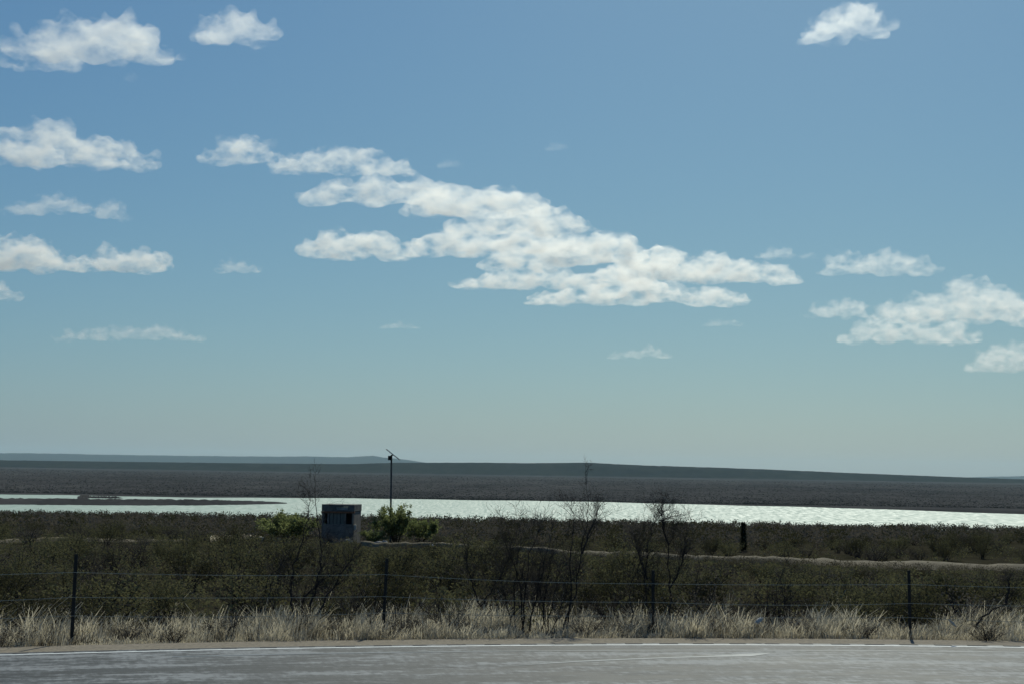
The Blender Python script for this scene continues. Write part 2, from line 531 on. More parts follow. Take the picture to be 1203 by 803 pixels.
def road_ribbon(name, offs, mat, parent=None, z=0.0, x0=-70, x1=80, step=0.4, zs=None, thick=0.0):
    """a sheet following the bend; offs = distances beyond the white line"""
    xs = np.arange(x0, x1 + 1e-6, step)
    V, U = [], []
    s = 0.0
    last = None
    for x in xs:
        c = Vector((x, float(road_y(x)), 0))
        if last is not None: s += (c - last).length
        last = c
        n = road_normal(x)
        for j, o in enumerate(offs):
            p = c + n * o
            V.append((p.x, p.y, z if zs is None else zs[j]))
            U.append((s, o))
    k = len(offs)
    id2 = np.arange(len(xs) * k).reshape(len(xs), k)
    q = np.stack([id2[:-1, :-1], id2[1:, :-1], id2[1:, 1:], id2[:-1, 1:]], -1).reshape(-1, 4)
    me = mesh_np(name, V, q)
    uv = me.uv_layers.new(name='UVMap')
    li = np.zeros(len(me.loops), np.int32)
    me.loops.foreach_get('vertex_index', li)
    uv.data.foreach_set('uv', np.array(U, np.float32)[li].ravel())
    return link(name, me, mat, parent)

road = road_ribbon('road', [-11.5, -8, -5, -3, -2, -1, -0.4, 0.28], M['asphalt'], z=0.0)
tag(road, 'worn grey asphalt road bending along the bottom', kind='structure')
shoulder = road_ribbon('road_shoulder', [0.28, 0.5, 0.8, 1.2, 1.9], M['gravel'], zs=[-0.002, -0.008, -0.014, -0.022, -0.10])
tag(shoulder, 'narrow tan gravel shoulder beside the road', kind='structure')
road_ribbon('edge_line', [-0.055, 0.055], M['paint'], road, z=0.004)
road_ribbon('worn_line', [-0.79, -0.72], M['seal'], road, z=0.004, x0=-5.5, x1=60)
# pale seal smear on the lane
sm = [(606, 781), (640, 778.5), (680, 776), (730, 773.8), (790, 771.5), (840, 770), (880, 768.6), (905, 766.6)]
V = []
for i, (px, py) in enumerate(sm):
    d = ray(px, py)
    t = (0.004 - CAM.z) / d.z
    wd = (0.02, 0.10, 0.13, 0.12, 0.12, 0.16, 0.34, 0.05)[i]
    V += [(d.x * t, d.y * t - wd / 2, 0.004), (d.x * t, d.y * t + wd / 2, 0.004)]
link('seal_smear', mesh_np('seal_smear', V, [(2 * i, 2 * i + 2, 2 * i + 3, 2 * i + 1) for i in range(len(sm) - 1)]), M['seal'], road)
# rumble strip bars just outside the white line
mb = MB()
nseg = 6
rb = MB().box((-0.14, -0.045, 0.0), (0.14, 0.045, 0.007)).mesh('rumble_bar')
rb.materials.append(M['rumble'])
x = -12.0
while x < 13:
    n = road_normal(x)
    o = link('rumble_bar', rb, None, road)
    c = Vector((x, float(road_y(x)), 0.0)) + n * 0.17
    o.location = c
    o.rotation_euler = (0, 0, math.atan2(-n.x, n.y))
    o.scale = (0.8 + 0.5 * random.random(), 0.8 + 0.4 * random.random(), 1)
    x += 0.62

# ------------------------------------------------------------------ dirt track across the field
track_px = [(424, 634.5), (470, 636), (520, 637.5), (580, 640), (640, 643.5), (700, 646.5), (770, 649), (850, 652), (930, 655), (1010, 657.5), (1100, 660), (1203, 662.5), (1300, 665)]
track_w = [0.2, 0.2, 0.2, 0.22, 0.3, 0.5, 0.6, 0.7, 0.8, 0.8, 0.75, 0.6, 0.6]
TR = [hit_ground(px, py, 0.35) for px, py in track_px]
TRX = np.array([p.x for p in TR]); TRY = np.array([p.y for p in TR])
def berm(name, pts, widths, label, lift=0.35, mat='track'):
    V = []
    pts2, w2 = [], []
    for i in range(len(pts) - 1):
        for k in range(8):
            t = k / 8
            pts2.append(pts[i].lerp(pts[i + 1], t)); w2.append(widths[i] + (widths[i + 1] - widths[i]) * t)
    for p, w in zip(pts2, w2):
        jit = 0.05 * math.sin(p.x * 0.9) + 0.03 * rng.normal()
        for (a, b) in ((-1.6, -0.35), (-1.0, 0.25), (-0.5, 0.75), (0.2, 1.0), (0.9, 0.95), (2.2, -0.35)):
            y = p.y + a * w * 1.1
            V.append((p.x, y, float(gz(p.x, y)) + b * (lift + jit)))
    k = 6
    id2 = np.arange(len(pts2) * k).reshape(len(pts2), k)
    q = np.stack([id2[:-1, :-1], id2[1:, :-1], id2[1:, 1:], id2[:-1, 1:]], -1).reshape(-1, 4)
    o = link(name, mesh_np(name, V, q, True), M[mat])
    return o
tag(berm('dirt_track', TR, track_w, ''), 'pale dirt track on a low bank across the scrub', kind='structure')
tl = [(-60, 634.5), (20, 633.5), (70, 632), (110, 632.5), (150, 632.8), (200, 633), (245, 632.6)]
tag(berm('dirt_track', [hit_ground(px, py, 0.15) for px, py in tl], [0.2, 0.3, 0.2, 0.35, 0.25, 0.3, 0.2], '', 0.18), 'thin pale stretch of dirt track at the left of the field', kind='structure')
sl = [(246, 632.5), (262, 630), (280, 627.8), (290, 628), (300, 630), (312, 633)]
tag(berm('sand_bank', [hit_ground(px, py, 0.3) for px, py in sl], [0.2, 0.6, 1.1, 1.0, 0.7, 0.2], '', 0.4, 'sand'), 'small bright tan bank of bare sand left of the green bush', kind='structure')

# ------------------------------------------------------------------ plants: shapes
def leaf_cloud(centers, sizes, normals_up=0.3, aspect=2.0):
    """small quads scattered: returns verts, faces"""
    n = len(centers)
    a = rng.normal(size=(n, 3)); a[:, 2] += normals_up
    a /= np.linalg.norm(a, axis=1)[:, None]
    b = rng.normal(size=(n, 3))
    b -= (b * a).sum(1)[:, None] * a
    b /= np.linalg.norm(b, axis=1)[:, None]
    s = np.asarray(sizes)[:, None]
    P = centers
    V = np.stack([P, P + a * s * 0.5 + b * s / aspect / 2, P + a * s, P + a * s * 0.5 - b * s / aspect / 2], 1).reshape(-1, 3)
    Fq = np.arange(n * 4).reshape(n, 4)
    return V, Fq

def shrub_proto(seed, h=1.3, w=1.7, stems=16, leaves=1500, leaf=0.055, low=0.25):
    r = np.random.default_rng(seed)
    mb = MB()
    cents, szs = [], []
    for i in range(stems):
        az = r.uniform(0, 2 * math.pi); out = (w / 2) * math.sqrt(r.uniform(0.02, 1.0)); hh = h * r.uniform(0.6, 1.0) * (1 - 0.35 * (out / (w / 2)) ** 2)
        pts = [Vector((0.08 * math.cos(az), 0.08 * math.sin(az), -0.05))]
        for k in range(1, 5):
            t = k / 4
            pts.append(Vector((math.cos(az) * out * t ** 0.85 + r.normal() * 0.03, math.sin(az) * out * t ** 0.85 + r.normal() * 0.03, hh * t ** 0.9)))
        mb.tube(pts, [0.018, 0.014, 0.010, 0.007, 0.003], 3)
        for j in range(5):
            t0 = r.uniform(0.35, 0.95)
            seg = min(int(t0 * 4), 3)
            p = pts[seg].lerp(pts[seg + 1], t0 * 4 - seg)
            q = p + Vector((r.normal() * 0.18, r.normal() * 0.18, abs(r.normal()) * 0.16))
            mb.tube([p, q], [0.006, 0.002], 3)
            m = leaves // (stems * 5)
            tt = r.uniform(0.1, 1.15, m)[:, None]
            cents.append(np.array(p)[None] + (np.array(q) - np.array(p))[None] * tt + r.normal(size=(m, 3)) * 0.075)
            szs.append(r.uniform(0.6, 1.3, m) * leaf)
    c = np.concatenate(cents); s = np.concatenate(szs)
    keep = c[:, 2] > low * h * 0.4
    V, Fq = leaf_cloud(c[keep], s[keep])
    return mb.mesh('stem'), mesh_np('foliage', V, Fq)

def place_plant(name, protos, loc, rz, scale, label, cat, group=None, stem_mat='stem', leaf='olive'):
    st, fo = protos
    t = empty(name, loc, rz)
    t.scale = scale
    link('stem', st, None, t)
    link('foliage', fo, None, t)
    tag(t, label, cat, group)
    return t

def give(protos, stem, leafm):
    protos[0].materials.append(M[stem]); protos[1].materials.append(M[leafm])
    return protos

OL = [give(shrub_proto(100 + i, 1.25, 1.8, 18, 1700, 0.06), 'stem', 'olive') for i in range(4)]
GB = [give(shrub_proto(200 + i, 1.05, 1.5, 20, 900, 0.05, 0.1), 'stem', 'greybrush') for i in range(3)]
GR = [give(shrub_proto(300 + i, 2.2, 3.2, 30, 6600, 0.125, 0.0), 'stem', 'green') for i in range(3)]

def bush_limit(x, y):
    """tallest a bush may stand here without hiding the dirt track behind it"""
    px, py = project((x, y, float(gz(x, y))))
    if px > 424:
        d = np.interp(x / y, TRX / TRY, TRY)
        if y < d and d - y < 45:
            g = float(np.interp(x / y, TRX / TRY, [p.z for p in TR]))
            sight = CAM.z + (g + 0.05 - CAM.z) * y / d
            return sight - float(gz(x, y))
        if abs(y - d) < 3: return 0.0
    elif px > 245 and y > 98 and y < 117: return 0.35
    return 9.9

FEN = [(-19.5, 20.4), (-13.2, 22.6), (-7.47, 24.75), (-2.31, 26.75), (2.80, 27.75), (7.68, 27.5), (12.9, 26.8), (18.2, 26.1)]
FX = np.array([p[0] for p in FEN]); FY = np.array([p[1] for p in FEN])
def fence_y(x):
    return np.interp(x, FX, FY)

# ------------------------------------------------------------------ scrub in the field
placed = []
tries = 0
while len(placed) < 285 and tries < 20000:
    tries += 1
    y = 29.0 + (118 - 29.0) * random.random() ** 1.25
    x = random.uniform(-0.40, 0.40) * y
    if y < fence_y(x) + 1.2: continue
    sp = 0.95 + y * 0.012
    if any((x - a) ** 2 + (y - b) ** 2 < sp * sp for a, b in placed): continue
    px, py = project((x, y, float(gz(x, y))))
    if 296 < px < 512 and y > 80: continue
    lim = bush_limit(x, y)
    s = random.uniform(0.75, 1.25)
    kind = 'o' if random.random() < 0.72 else 'g'
    hh = (1.2 if kind == 'o' else 1.0) * s
    if y < 40: hh = min(hh, 1.25)
    zz = hh
    if hh > lim:
        if lim < 0.28: continue
        zz = lim
    k = zz / (1.25 if kind == 'o' else 1.05)
    wd = max(s, k) * random.uniform(0.9, 1.2)
    pr = random.choice(OL if kind == 'o' else GB)
    place_plant('creosote_bush' if kind == 'o' else 'sagebrush', pr, (x, y, float(gz(x, y)) - 0.03), random.uniform(0, 6.28), (wd, wd, k),
                'dark olive leafy bush in the dense scrub behind the wire fence' if kind == 'o' else 'greyish brown brittle bush in the dense scrub behind the wire fence',
                'bush', 'olive bushes of the scrub field' if kind == 'o' else 'grey brown bushes of the scrub field')
    placed.append((x, y))

# bushes that stand out on their own
def single(name, px, depth, protos, scale, label, cat='bush', py=640):
    p = spot(px, py, depth)
    return place_plant(name, protos, (p.x, p.y, p.z - 0.04), random.uniform(0, 6.28), scale, label, cat)
single('creosote_bush', 52, 27.2, OL[0], (1.25, 1.0, 0.95), 'dense dark green bush left of the leftmost fence post')
single('creosote_bush', 112, 27.6, OL[1], (0.8, 0.8, 0.62), 'small dark green bush right of the leftmost fence post')
single('creosote_bush', 436, 31.5, OL[2], (1.0, 1.0, 1.0), 'yellowish olive bush behind the second fence post from the left')
single('mesquite_bush', 336, 103, GR[0], (1.95, 1.5, 1.2), 'wide bright green bush left of the grey hut')
single('mesquite_bush', 465, 105, GR[1], (1.35, 1.2, 1.5), 'tall green bush at the foot of the solar pole')
single('mesquite_bush', 494, 108, GR[2], (0.95, 0.95, 1.1), 'lighter green bush right of the solar pole bush')
single('mesquite_bush', 438, 103, GR[2], (0.72, 0.72, 0.58), 'low dark green bush between the hut and the solar pole')

single('sagebrush', 386, 102, GB[0], (1.0, 0.9, 0.75), 'grey brown bush against the left foot of the hut')
single('sagebrush', 403, 101, GB[1], (1.1, 0.9, 0.5), 'flat grey brown bush in front of the hut wall')
for px, dd, sc_, wd_ in ((18, 24.3, .45, .6), (150, 25.6, .5, .5), (205, 25.2, .36, .4), (258, 26.3, .55, .6), (400, 26.4, .5, .45), (478, 26.9, .55, .6), (545, 26.6, .42, .5), (690, 27.1, .5, .55), (728, 27.2, .42, .45),
                         (835, 27.3, .5, .55), (862, 27.6, .6, .6), (945, 27.5, .48, .5), (1012, 27.4, .42, .5), (1160, 27.0, .4, .55)):
    p = spot(px, 730, dd)
    place_plant('weed_bush', random.choice(GB), (p.x, p.y, p.z - 0.03), random.uniform(0, 6.28), (wd_, wd_, sc_),
                'low brown weed bush among the dry grass of the verge', 'weed', 'weed bushes in the verge grass')

# scrub farther off: one mass nobody could count
def scrub_mass(name, n, ylo, yhi, size, leaves, leafm, label, ppow=1.0, filt=None, xs=0.42):
    C, S = [], []
    cnt = 0
    while cnt < n:
        y = ylo + (yhi - ylo) * random.random() ** ppow
        x = random.uniform(-xs, xs) * y
        ok = True
        h = random.uniform(0.6, 1.25) * size
        if filt: h = filt(x, y, h)
        if h < 0.12: 
            cnt += 0.2
            continue
        w = size * random.uniform(0.7, 1.3)
        m = leaves
        u = rng.normal(size=(m, 3)); u /= np.linalg.norm(u, axis=1)[:, None]
        rad = rng.uniform(0.55, 1.0, m)[:, None]
        c = u * rad * np.array([w * 0.62, w * 0.62, h * 0.5]) + np.array([x, y, float(gz(x, y)) + h * 0.45])
        C.append(c)
        S.append(rng.uniform(0.6, 1.3, m) * size * (0.12 + 0.00035 * y))
        cnt += 1
    V, Fq = leaf_cloud(np.concatenate(C), np.concatenate(S), 0.2, 1.6)
    o = link(name, mesh_np(name, V, Fq), M[leafm])
    tag(o, label, kind='stuff')
    return o
def f_near(x, y, h):
    px, py = project((x, y, float(gz(x, y))))
    if 372 < px < 512 and 96 < y < 110: return 0
    return min(h, max(bush_limit(x, y), 0))
scrub_mass('scrub', 900, 30, 118, 0.7, 60, 'olive', 'low olive undergrowth between the bushes of the field', 1.2, f_near)
scrub_mass('scrub', 420, 30, 118, 0.55, 60, 'greybrush', 'low grey brown undergrowth between the bushes of the field', 1.2, f_near)
def f_track(x, y, h):
    return h if float(np.interp(x / y, TRX / TRY, TRY)) - 3.2 < y < float(np.interp(x / y, TRX / TRY, TRY)) + 0.6 and x / y > -0.09 else 0
scrub_mass('tufts', 5000, 74, 112, 0.34, 26, 'straw2', 'small tufts of weeds along the pale dirt track', 1.0, f_track)
def f_patch(x, y, h):
    return h if mnoise.noise(Vector((x * 0.035, y * 0.05, 4.4))) > 0.22 else 0
scrub_mass('dry_grass_patches', 2600, 34, 340, 0.5, 30, 'straw2', 'pale dry grass in patches between the bushes', 1.0, f_patch)
scrub_mass('scrub', 2300, 112, 350, 1.25, 60, 'greybrush', 'dark grey brown scrub spread out toward the lake', 1.1, None)
scrub_mass('scrub', 1500, 112, 350, 1.25, 60, 'olive', 'dark olive scrub spread out toward the lake', 1.1, None)

def far_brush(n):
    y = 1340 + 5200 * rng.random(n) ** 2.2
    x = rng.uniform(-0.42, 0.42, n) * y
    y = np.maximum(y, far_shore(x) + 8)
    m = 6
    sz = rng.uniform(0.5, 1.15, n) * (0.8 + y / 4500.0)
    c = np.stack([np.repeat(x, m), np.repeat(y, m), np.repeat(gz(x, y), m)], 1)
    k = np.repeat(sz, m)[:, None]
    c = c + rng.normal(size=(n * m, 3)) * k * np.array([0.6, 0.6, 0.13]) + k * np.array([0, 0, 0.22])
    V, Fq = leaf_cloud(c, rng.uniform(0.6, 1.1, n * m) * k[:, 0] * 0.9, 0.3, 1.4)
    o = link('brush', mesh_np('brush', V, Fq), M['farbrush'])
    tag(o, 'grey brush dotting the plain beyond the lake', kind='stuff')
far_brush(30000)

# ------------------------------------------------------------------ dry grass along the verge
def grass(name, n, label, band, hmean, mat='straw', xlim=13.0, clump=None):
    # clumps of blades
    nc = n // 14
    cx = rng.uniform(-xlim, xlim, nc)
    off = band[0] + (band[1] - band[0]) * rng.random(nc) ** 1.4
    cy = np.array([float(road_y(x)) for x in cx]) + off
    hs = hmean * (0.55 + 0.9 * rng.random(nc)) * (0.6 + 0.4 * smooth(band[0], band[0] + 0.9, off))
    tall = np.array([mnoise.noise(Vector((x * 0.45, y * 0.5, 3.1))) for x, y in zip(cx, cy)])
    tall2 = np.array([mnoise.noise(Vector((x * 1.7, y * 1.7, 8.1))) for x, y in zip(cx, cy)])
    hs *= np.clip(1.0 + 0.9 * tall + 0.7 * tall2, 0.2, 2.0)
    gap = np.array([mnoise.noise(Vector((x * 0.9, y * 1.3, 21.7))) for x, y in zip(cx, cy)])
    hs = np.where(gap < -0.22, hs * 0.35, hs)
    if clump is not None: hs *= clump(cx)
    m = 14
    bx = np.repeat(cx, m) + rng.normal(0, 0.07, nc * m)
    by = np.repeat(cy, m) + rng.normal(0, 0.07, nc * m)
    bh = np.repeat(hs, m) * rng.uniform(0.5, 1.2, nc * m)
    bz = gz(bx, by) - 0.02
    az = np.repeat(rng.uniform(0, 2 * math.pi, nc), m) + rng.normal(0, 0.9, nc * m)
    lean = np.repeat(rng.uniform(0.3, 1.3, nc), m) * rng.uniform(0.3, 1.1, nc * m) * bh
    wx = rng.uniform(0.35, 1.0, nc * m) * 0.0065
    dx, dy = np.cos(az), np.sin(az)
    ox, oy = -dy * wx, dx * wx
    bend = 0.12 * bh                       # prevailing wind leans the heads to the right
    p0 = np.stack([bx, by, bz], 1)
    p1 = np.stack([bx + dx * lean * 0.35 + bend * 0.3, by + dy * lean * 0.35, bz + bh * 0.6], 1)
    p2 = np.stack([bx + dx * lean + bend, by + dy * lean, bz + bh * rng.uniform(0.82, 1.05, nc * m)], 1)
    o = np.stack([ox, oy, np.zeros_like(ox)], 1)
    V = np.stack([p0 - o, p0 + o, p1 + o * 0.9, p1 - o * 0.9, p2 + o * 0.7, p2 - o * 0.7], 1).reshape(-1, 3)
    b = np.arange(nc * m)[:, None] * 6
    Fq = np.concatenate([b + np.array([0, 1, 2, 3]), b + np.array([3, 2, 4, 5])], 0)
    ob = link(name, mesh_np(name, V, Fq), M[mat])
    tag(ob, label, kind='stuff')
grass('grass', 62000, 'tall dry straw coloured grass along the road verge', (1.38, 4.8), 0.33)
grass('grass', 9000, 'short dry grass fringe at the edge of the gravel shoulder', (1.28, 1.9), 0.13)
grass('grass', 10000, 'sparse dry grass thinning out into the scrub behind the fence', (4.2, 9.0), 0.34)
grass('weeds', 9000, 'dark weeds mixed into the dry verge grass', (1.5, 5.0), 0.40, 'greybrush')

# ------------------------------------------------------------------ fence
fence = empty('wire_fence', (FEN[3][0], FEN[3][1], float(gz(*FEN[3]))))
tag(fence, 'wire fence on thin dark steel posts along the road', 'fence')
f0 = fence.location.copy()
base_z = [float(gz(x, y)) for x, y in FEN]
post_h = [1.42, 1.5, 1.57, 1.5, 1.30, 1.33, 1.35, 1.35]
def post_mesh():
    mb = MB()
    mb.box((-0.030, -0.005, -0.25), (0.030, 0.004, 1.0))        # flange of the T
    mb.box((-0.006, 0.004, -0.25), (0.006, 0.036, 1.0))         # web
    for k in range(16):                                          # studs that hold the wires
        z = 0.12 + k * 0.055
        mb.box((-0.010, -0.013, z), (0.010, -0.005, z + 0.018))
    return mb.mesh('post')
pm = post_mesh(); pm.materials.append(M['steel'])
tilt = [0, 0.01, 0.012, 0.03, -0.004, -0.012, 0.01, 0]
for i, (x, y) in enumerate(FEN):
    o = link('post', pm, None, fence)
    o.location = Vector((x, y, base_z[i])) - f0
    o.scale = (1, 1, post_h[i])
    o.rotation_euler = (0.0, tilt[i], random.uniform(-0.2, 0.2))
for lv in (0.40, 0.68, 0.985 * 0.97):
    mb = MB()
    pts = []
    for i in range(len(FEN) - 1):
        a = Vector((FEN[i][0], FEN[i][1] - 0.02, base_z[i] + post_h[i] * (lv if lv < 0.9 else 0.80)))
        b = Vector((FEN[i + 1][0], FEN[i + 1][1] - 0.02, base_z[i + 1] + post_h[i + 1] * (lv if lv < 0.9 else 0.80)))
        if lv < 0.9 and lv > 0.5:
            a.z = base_z[i] + post_h[i] * 0.53; b.z = base_z[i + 1] + post_h[i + 1] * 0.53
        elif lv <= 0.5:
            a.z = base_z[i] + post_h[i] * 0.33; b.z = base_z[i + 1] + post_h[i + 1] * 0.33
        for k in range(10):
            t = k / 10
            p = a.lerp(b, t)
            p.z -= 0.03 * 4 * t * (1 - t) * (1 + 0.5 * math.sin(i * 2.1 + lv * 9))
            pts.append(p - f0)
    mb.tube(pts, [0.0044] * len(pts), 4)
    # barbs
    for i in range(0, len(pts) - 1):
        for t in (0.1, 0.4, 0.7):
            p = pts[i].lerp(pts[i + 1], t)
            mb.tube([p + Vector((-0.008, -0.018, -0.02)), p + Vector((0.008, 0.018, 0.02))], [0.003, 0.002], 3)
    mb.build('wire', M['wire'], fence)

# ------------------------------------------------------------------ bare trees by the fence
def at_depth(px, py, depth):
    d = ray(px, py)
    return Vector((d.x / d.y * depth, depth, CAM.z + d.z / d.y * depth))

def bare_tree(name, stems, depth, label, seed, r0=0.03, twigs=8, twig_len=0.5, cat='tree', gens=2, back=2.4):
    """stems: lists of photo spots followed from the ground up at the tree's own depth"""
    r = random.Random(seed)
    r0 *= 0.68
    depth += back
    root = None
    branch = MB()
    for si, path in enumerate(stems):
        pts = []
        off = r.uniform(-0.25, 0.25)
        for i, (px, py) in enumerate(path):
            pts.append(at_depth(px, py, depth + off * i / max(1, len(path) - 1) + (r.uniform(-0.1, 0.1) if i else 0)))
        g = float(gz(pts[0].x, pts[0].y))
        if root is None:
            root = empty(name, (pts[0].x, pts[0].y, g))
            org = root.location.copy()
        if path[0][1] > 730: pts[0].z = g - 0.08
        # subdivide with wobble
        fine, rad = [], []
        nseg = 4
        tot = (len(pts) - 1) * nseg
        for i in range(len(pts) - 1):
            for k in range(nseg):
                p = pts[i].lerp(pts[i + 1], k / nseg)
                j = i * nseg + k
                w = 0.03 if j else 0
                fine.append(p + Vector((r.uniform(-w, w), r.uniform(-w, w), r.uniform(-w, w) * 0.5)) - org)
                rad.append(r0 * (1 - 0.88 * j / tot) * r.uniform(0.9, 1.1))
        fine.append(pts[-1] - org); rad.append(r0 * 0.10)
        m = MB(); m.tube(fine, rad, 6)
        m.build('trunk' if len(stems) == 1 or si == 0 else 'limb', M['bark'], root)
        def grow(p, d, length, rr, gen):
            q = p.copy(); ps = [q.copy()]; n = 4
            dd = d.copy()
            for k in range(n):
                dd = (dd + Vector((r.gauss(0, 0.22), r.gauss(0, 0.22), r.gauss(0.05, 0.18)))).normalized()
                q = q + dd * (length / n)
                ps.append(q.copy())
            branch.tube(ps, [rr * (1 - 0.75 * k / n) for k in range(n + 1)], 3)
            if gen > 0:
                for k in range(4):
                    j = r.randint(1, n)
                    nd = (dd + Vector((r.gauss(0, 0.7), r.gauss(0, 0.7), r.gauss(0.15, 0.45)))).normalized()
                    grow(ps[j], nd, length * r.uniform(0.4, 0.7), max(rr * 0.5, 0.0024), gen - 1)
        for k in range(twigs * 3):
            j = r.randint(int(len(fine) * 0.3), len(fine) - 2)
            t = (fine[j + 1] - fine[j]).normalized()
            d = (t * 0.7 + Vector((r.gauss(0, 0.6), r.gauss(0, 0.5), r.gauss(0.3, 0.3)))).normalized()
            grow(fine[j], d, twig_len * r.uniform(0.5, 1.1) * (1.1 - 0.6 * j / len(fine)), max(rad[j] * 0.42, 0.004), gens)
    branch.build('twigs', M['bark'], root)
    tag(root, label, cat)
    return root

bare_tree('bare_mesquite', [[(352, 741), (344, 715), (341, 690), (347, 655), (362, 610), (366, 580)],
                            [(356, 741), (366, 710), (373, 685), (378, 650), (373, 600), (368, 556)],
                            [(360, 741), (375, 715), (392, 688), (408, 662), (424, 640)],
                            [(353, 741), (356, 705), (372, 685), (400, 668)]], 25.9,
          'leafless dark tree of several leaning stems in front of the hut', 11, 0.04, 8, 0.75)
bare_tree('bare_sapling', [[(326, 742), (321, 720), (317, 700), (322, 675), (335, 655)]], 25.6, 'thin leafless sapling just left of the tree before the hut', 12, 0.022, 8, 0.6)
bare_tree('bare_mesquite', [[(563, 742), (562, 722), (567, 708), (580, 690), (592, 668), (604, 645)], [(565, 712), (556, 690), (548, 668), (546, 645)]], 26.2,
          'leafless dark tree forking low down left of the broom shaped clump', 13, 0.032, 9, 0.7)
bare_tree('bare_mesquite', [[(608, 742), (604, 700), (608, 650), (618, 605)], [(612, 742), (618, 700), (622, 650), (640, 604)], [(616, 742), (612, 690), (596, 640), (600, 612)],
                            [(620, 742), (630, 700), (640, 660), (652, 612)], [(606, 742), (592, 700), (585, 660)]], 26.1,
          'broom shaped clump of leafless dark stems in front of the lake', 14, 0.028, 11, 0.7)
bare_tree('bare_mesquite', [[(659, 742), (668, 718), (676, 695), (682, 660), (688, 620), (691, 585), (688, 546)], [(663, 740), (672, 700), (670, 650), (674, 606), (668, 590)], [(684, 650), (694, 620), (706, 592)]], 26.1,
          'tallest leafless tree leaning right with its tip above the far shore', 15, 0.029, 10, 0.6)
bare_tree('bare_shrub', [[(636, 742), (640, 710), (645, 670), (650, 640)], [(640, 742), (650, 700), (660, 660)], [(643, 742), (636, 700), (632, 660)], [(646, 742), (658, 715), (668, 690)]], 26.0,
          'bushy leafless stems between the broom clump and the tallest bare tree', 16, 0.02, 10, 0.55, 'shrub')
bare_tree('bare_sapling', [[(743, 738), (742, 710), (738, 690), (748, 668), (758, 650)]], 26.8, 'short leafless sapling just left of the third fence post', 17, 0.024, 8, 0.5)
bare_tree('bare_mesquite', [[(764, 738), (762, 715), (757, 690), (760, 650), (766, 620), (775, 596)], [(760, 680), (750, 650), (745, 628)]], 27.0,
          'slim leafless tree rising beside the third fence post', 18, 0.028, 12, 0.6)
bare_tree('bare_mesquite', [[(786, 738), (788, 705), (785, 670), (786, 640), (798, 605)], [(787, 690), (800, 665), (806, 640), (800, 622)], [(786, 640), (778, 612), (781, 598)]], 27.1,
          'leafless tree with crooked twigs just right of the third fence post', 19, 0.03, 12, 0.65)
bare_tree('bare_sapling', [[(820, 738), (818, 700), (821, 665), (819, 645)]], 27.3, 'straight thin leafless sapling farthest right in the middle group', 20, 0.02, 7, 0.45)
bare_tree('fallen_branch', [[(1142, 740), (1152, 726), (1166, 717), (1182, 708), (1192, 695)], [(1182, 708), (1186, 690), (1184, 676)]], 26.6,
          'dark leafless branch leaning over the grass at the right edge', 21, 0.035, 5, 0.4, 'branch', 2, 1.4)
bare_tree('dead_branch', [[(262, 744), (270, 738), (279, 732), (284, 722)], [(270, 738), (276, 728), (274, 720)]], 24.9, 'short dead branch lying in the dry grass left of the bare trees', 22, 0.022, 4, 0.25, 'branch', 1, 1.0)
bare_tree('bare_shrub', [[(520, 744), (512, 732), (503, 720), (493, 711)], [(522, 744), (518, 722), (515, 708)], [(523, 744), (536, 728), (541, 716)]], 25.6,
          'low leafless shrub fanning out right of the second fence post', 23, 0.02, 7, 0.35, 'shrub', 2, 1.2)
bare_tree('bare_shrub', [[(426, 742), (421, 724), (418, 708)], [(427, 742), (440, 722), (446, 712)], [(425, 742), (408, 718), (401, 710)]], 25.8,
          'small leafless shrub just left of the second fence post', 24, 0.017, 7, 0.35, 'shrub', 2, 1.2)
bare_tree('bare_sapling', [[(920, 740), (922, 710), (918, 680), (925, 655)]], 28.0, 'spindly leafless sapling in the grass between the two right fence posts', 25, 0.018, 8, 0.45)

# ------------------------------------------------------------------ yucca column before the lake
p = spot(873.5, 640, 110)
yt = empty('yucca', (p.x, p.y, p.z))
top = at_depth(873.5, 612, 110).z - p.z
MB().tube([(0, 0, -0.1), (0.03, 0, top * 0.5), (-0.02, 0.02, top * 0.92)], [0.10, 0.09, 0.06], 8).build('trunk', M['bark'], yt)
n = 1500
tz = rng.random(n)
ang = rng.uniform(0, 2 * math.pi, n)
L = (0.30 + 0.16 * rng.random(n)) * (1.15 - 0.55 * tz)
base = np.stack([0.08 * np.cos(ang), 0.08 * np.sin(ang), 0.1 + tz * (top - 0.25)], 1)
el = np.where(tz > 0.8, rng.uniform(0.0, 1.4, n), rng.uniform(-1.0, 0.9, n))
tip = base + np.stack([np.cos(ang) * np.cos(el), np.sin(ang) * np.cos(el), np.sin(el)], 1) * L[:, None]
sd = np.stack([-np.sin(ang), np.cos(ang), np.zeros(n)], 1) * 0.045
link('foliage', mesh_np('foliage', np.stack([base - sd, base + sd, tip], 1).reshape(-1, 3), np.arange(n * 3).reshape(n, 3)), M['yucca'], yt)
tag(yt, 'dark narrow column shaped yucca standing alone against the lake', 'yucca')

# ------------------------------------------------------------------ grey hut
D = 107.0
pa, pb = spot(381.5, 632, D), spot(419.5, 632, D)
hw = (pb.x - pa.x)
hc = (pa + pb) / 2
hz0 = min(pa.z, pb.z)
ht = at_depth(400, 591.5, D).z - hz0
hut = empty('hut', (hc.x, hc.y, hz0), R(-7))
hut_d = 2.4
w2, d2 = hw / 2, hut_d / 2
wall_h = ht * 0.50
# lower walls
m = MB()
m.box((-w2, -d2, -0.3), (w2, -d2 + 0.18, wall_h))
m.box((-w2, d2 - 0.18, -0.3), (w2, d2, ht * 0.86))
m.box((-w2, -d2 + 0.18, -0.3), (-w2 + 0.18, d2 - 0.18, ht * 0.82))
m.box((w2 - 0.18, -d2 + 0.18, -0.3), (w2, d2 - 0.18, ht * 0.82))
m.build('wall', M['block'], hut, bevel=0.012)
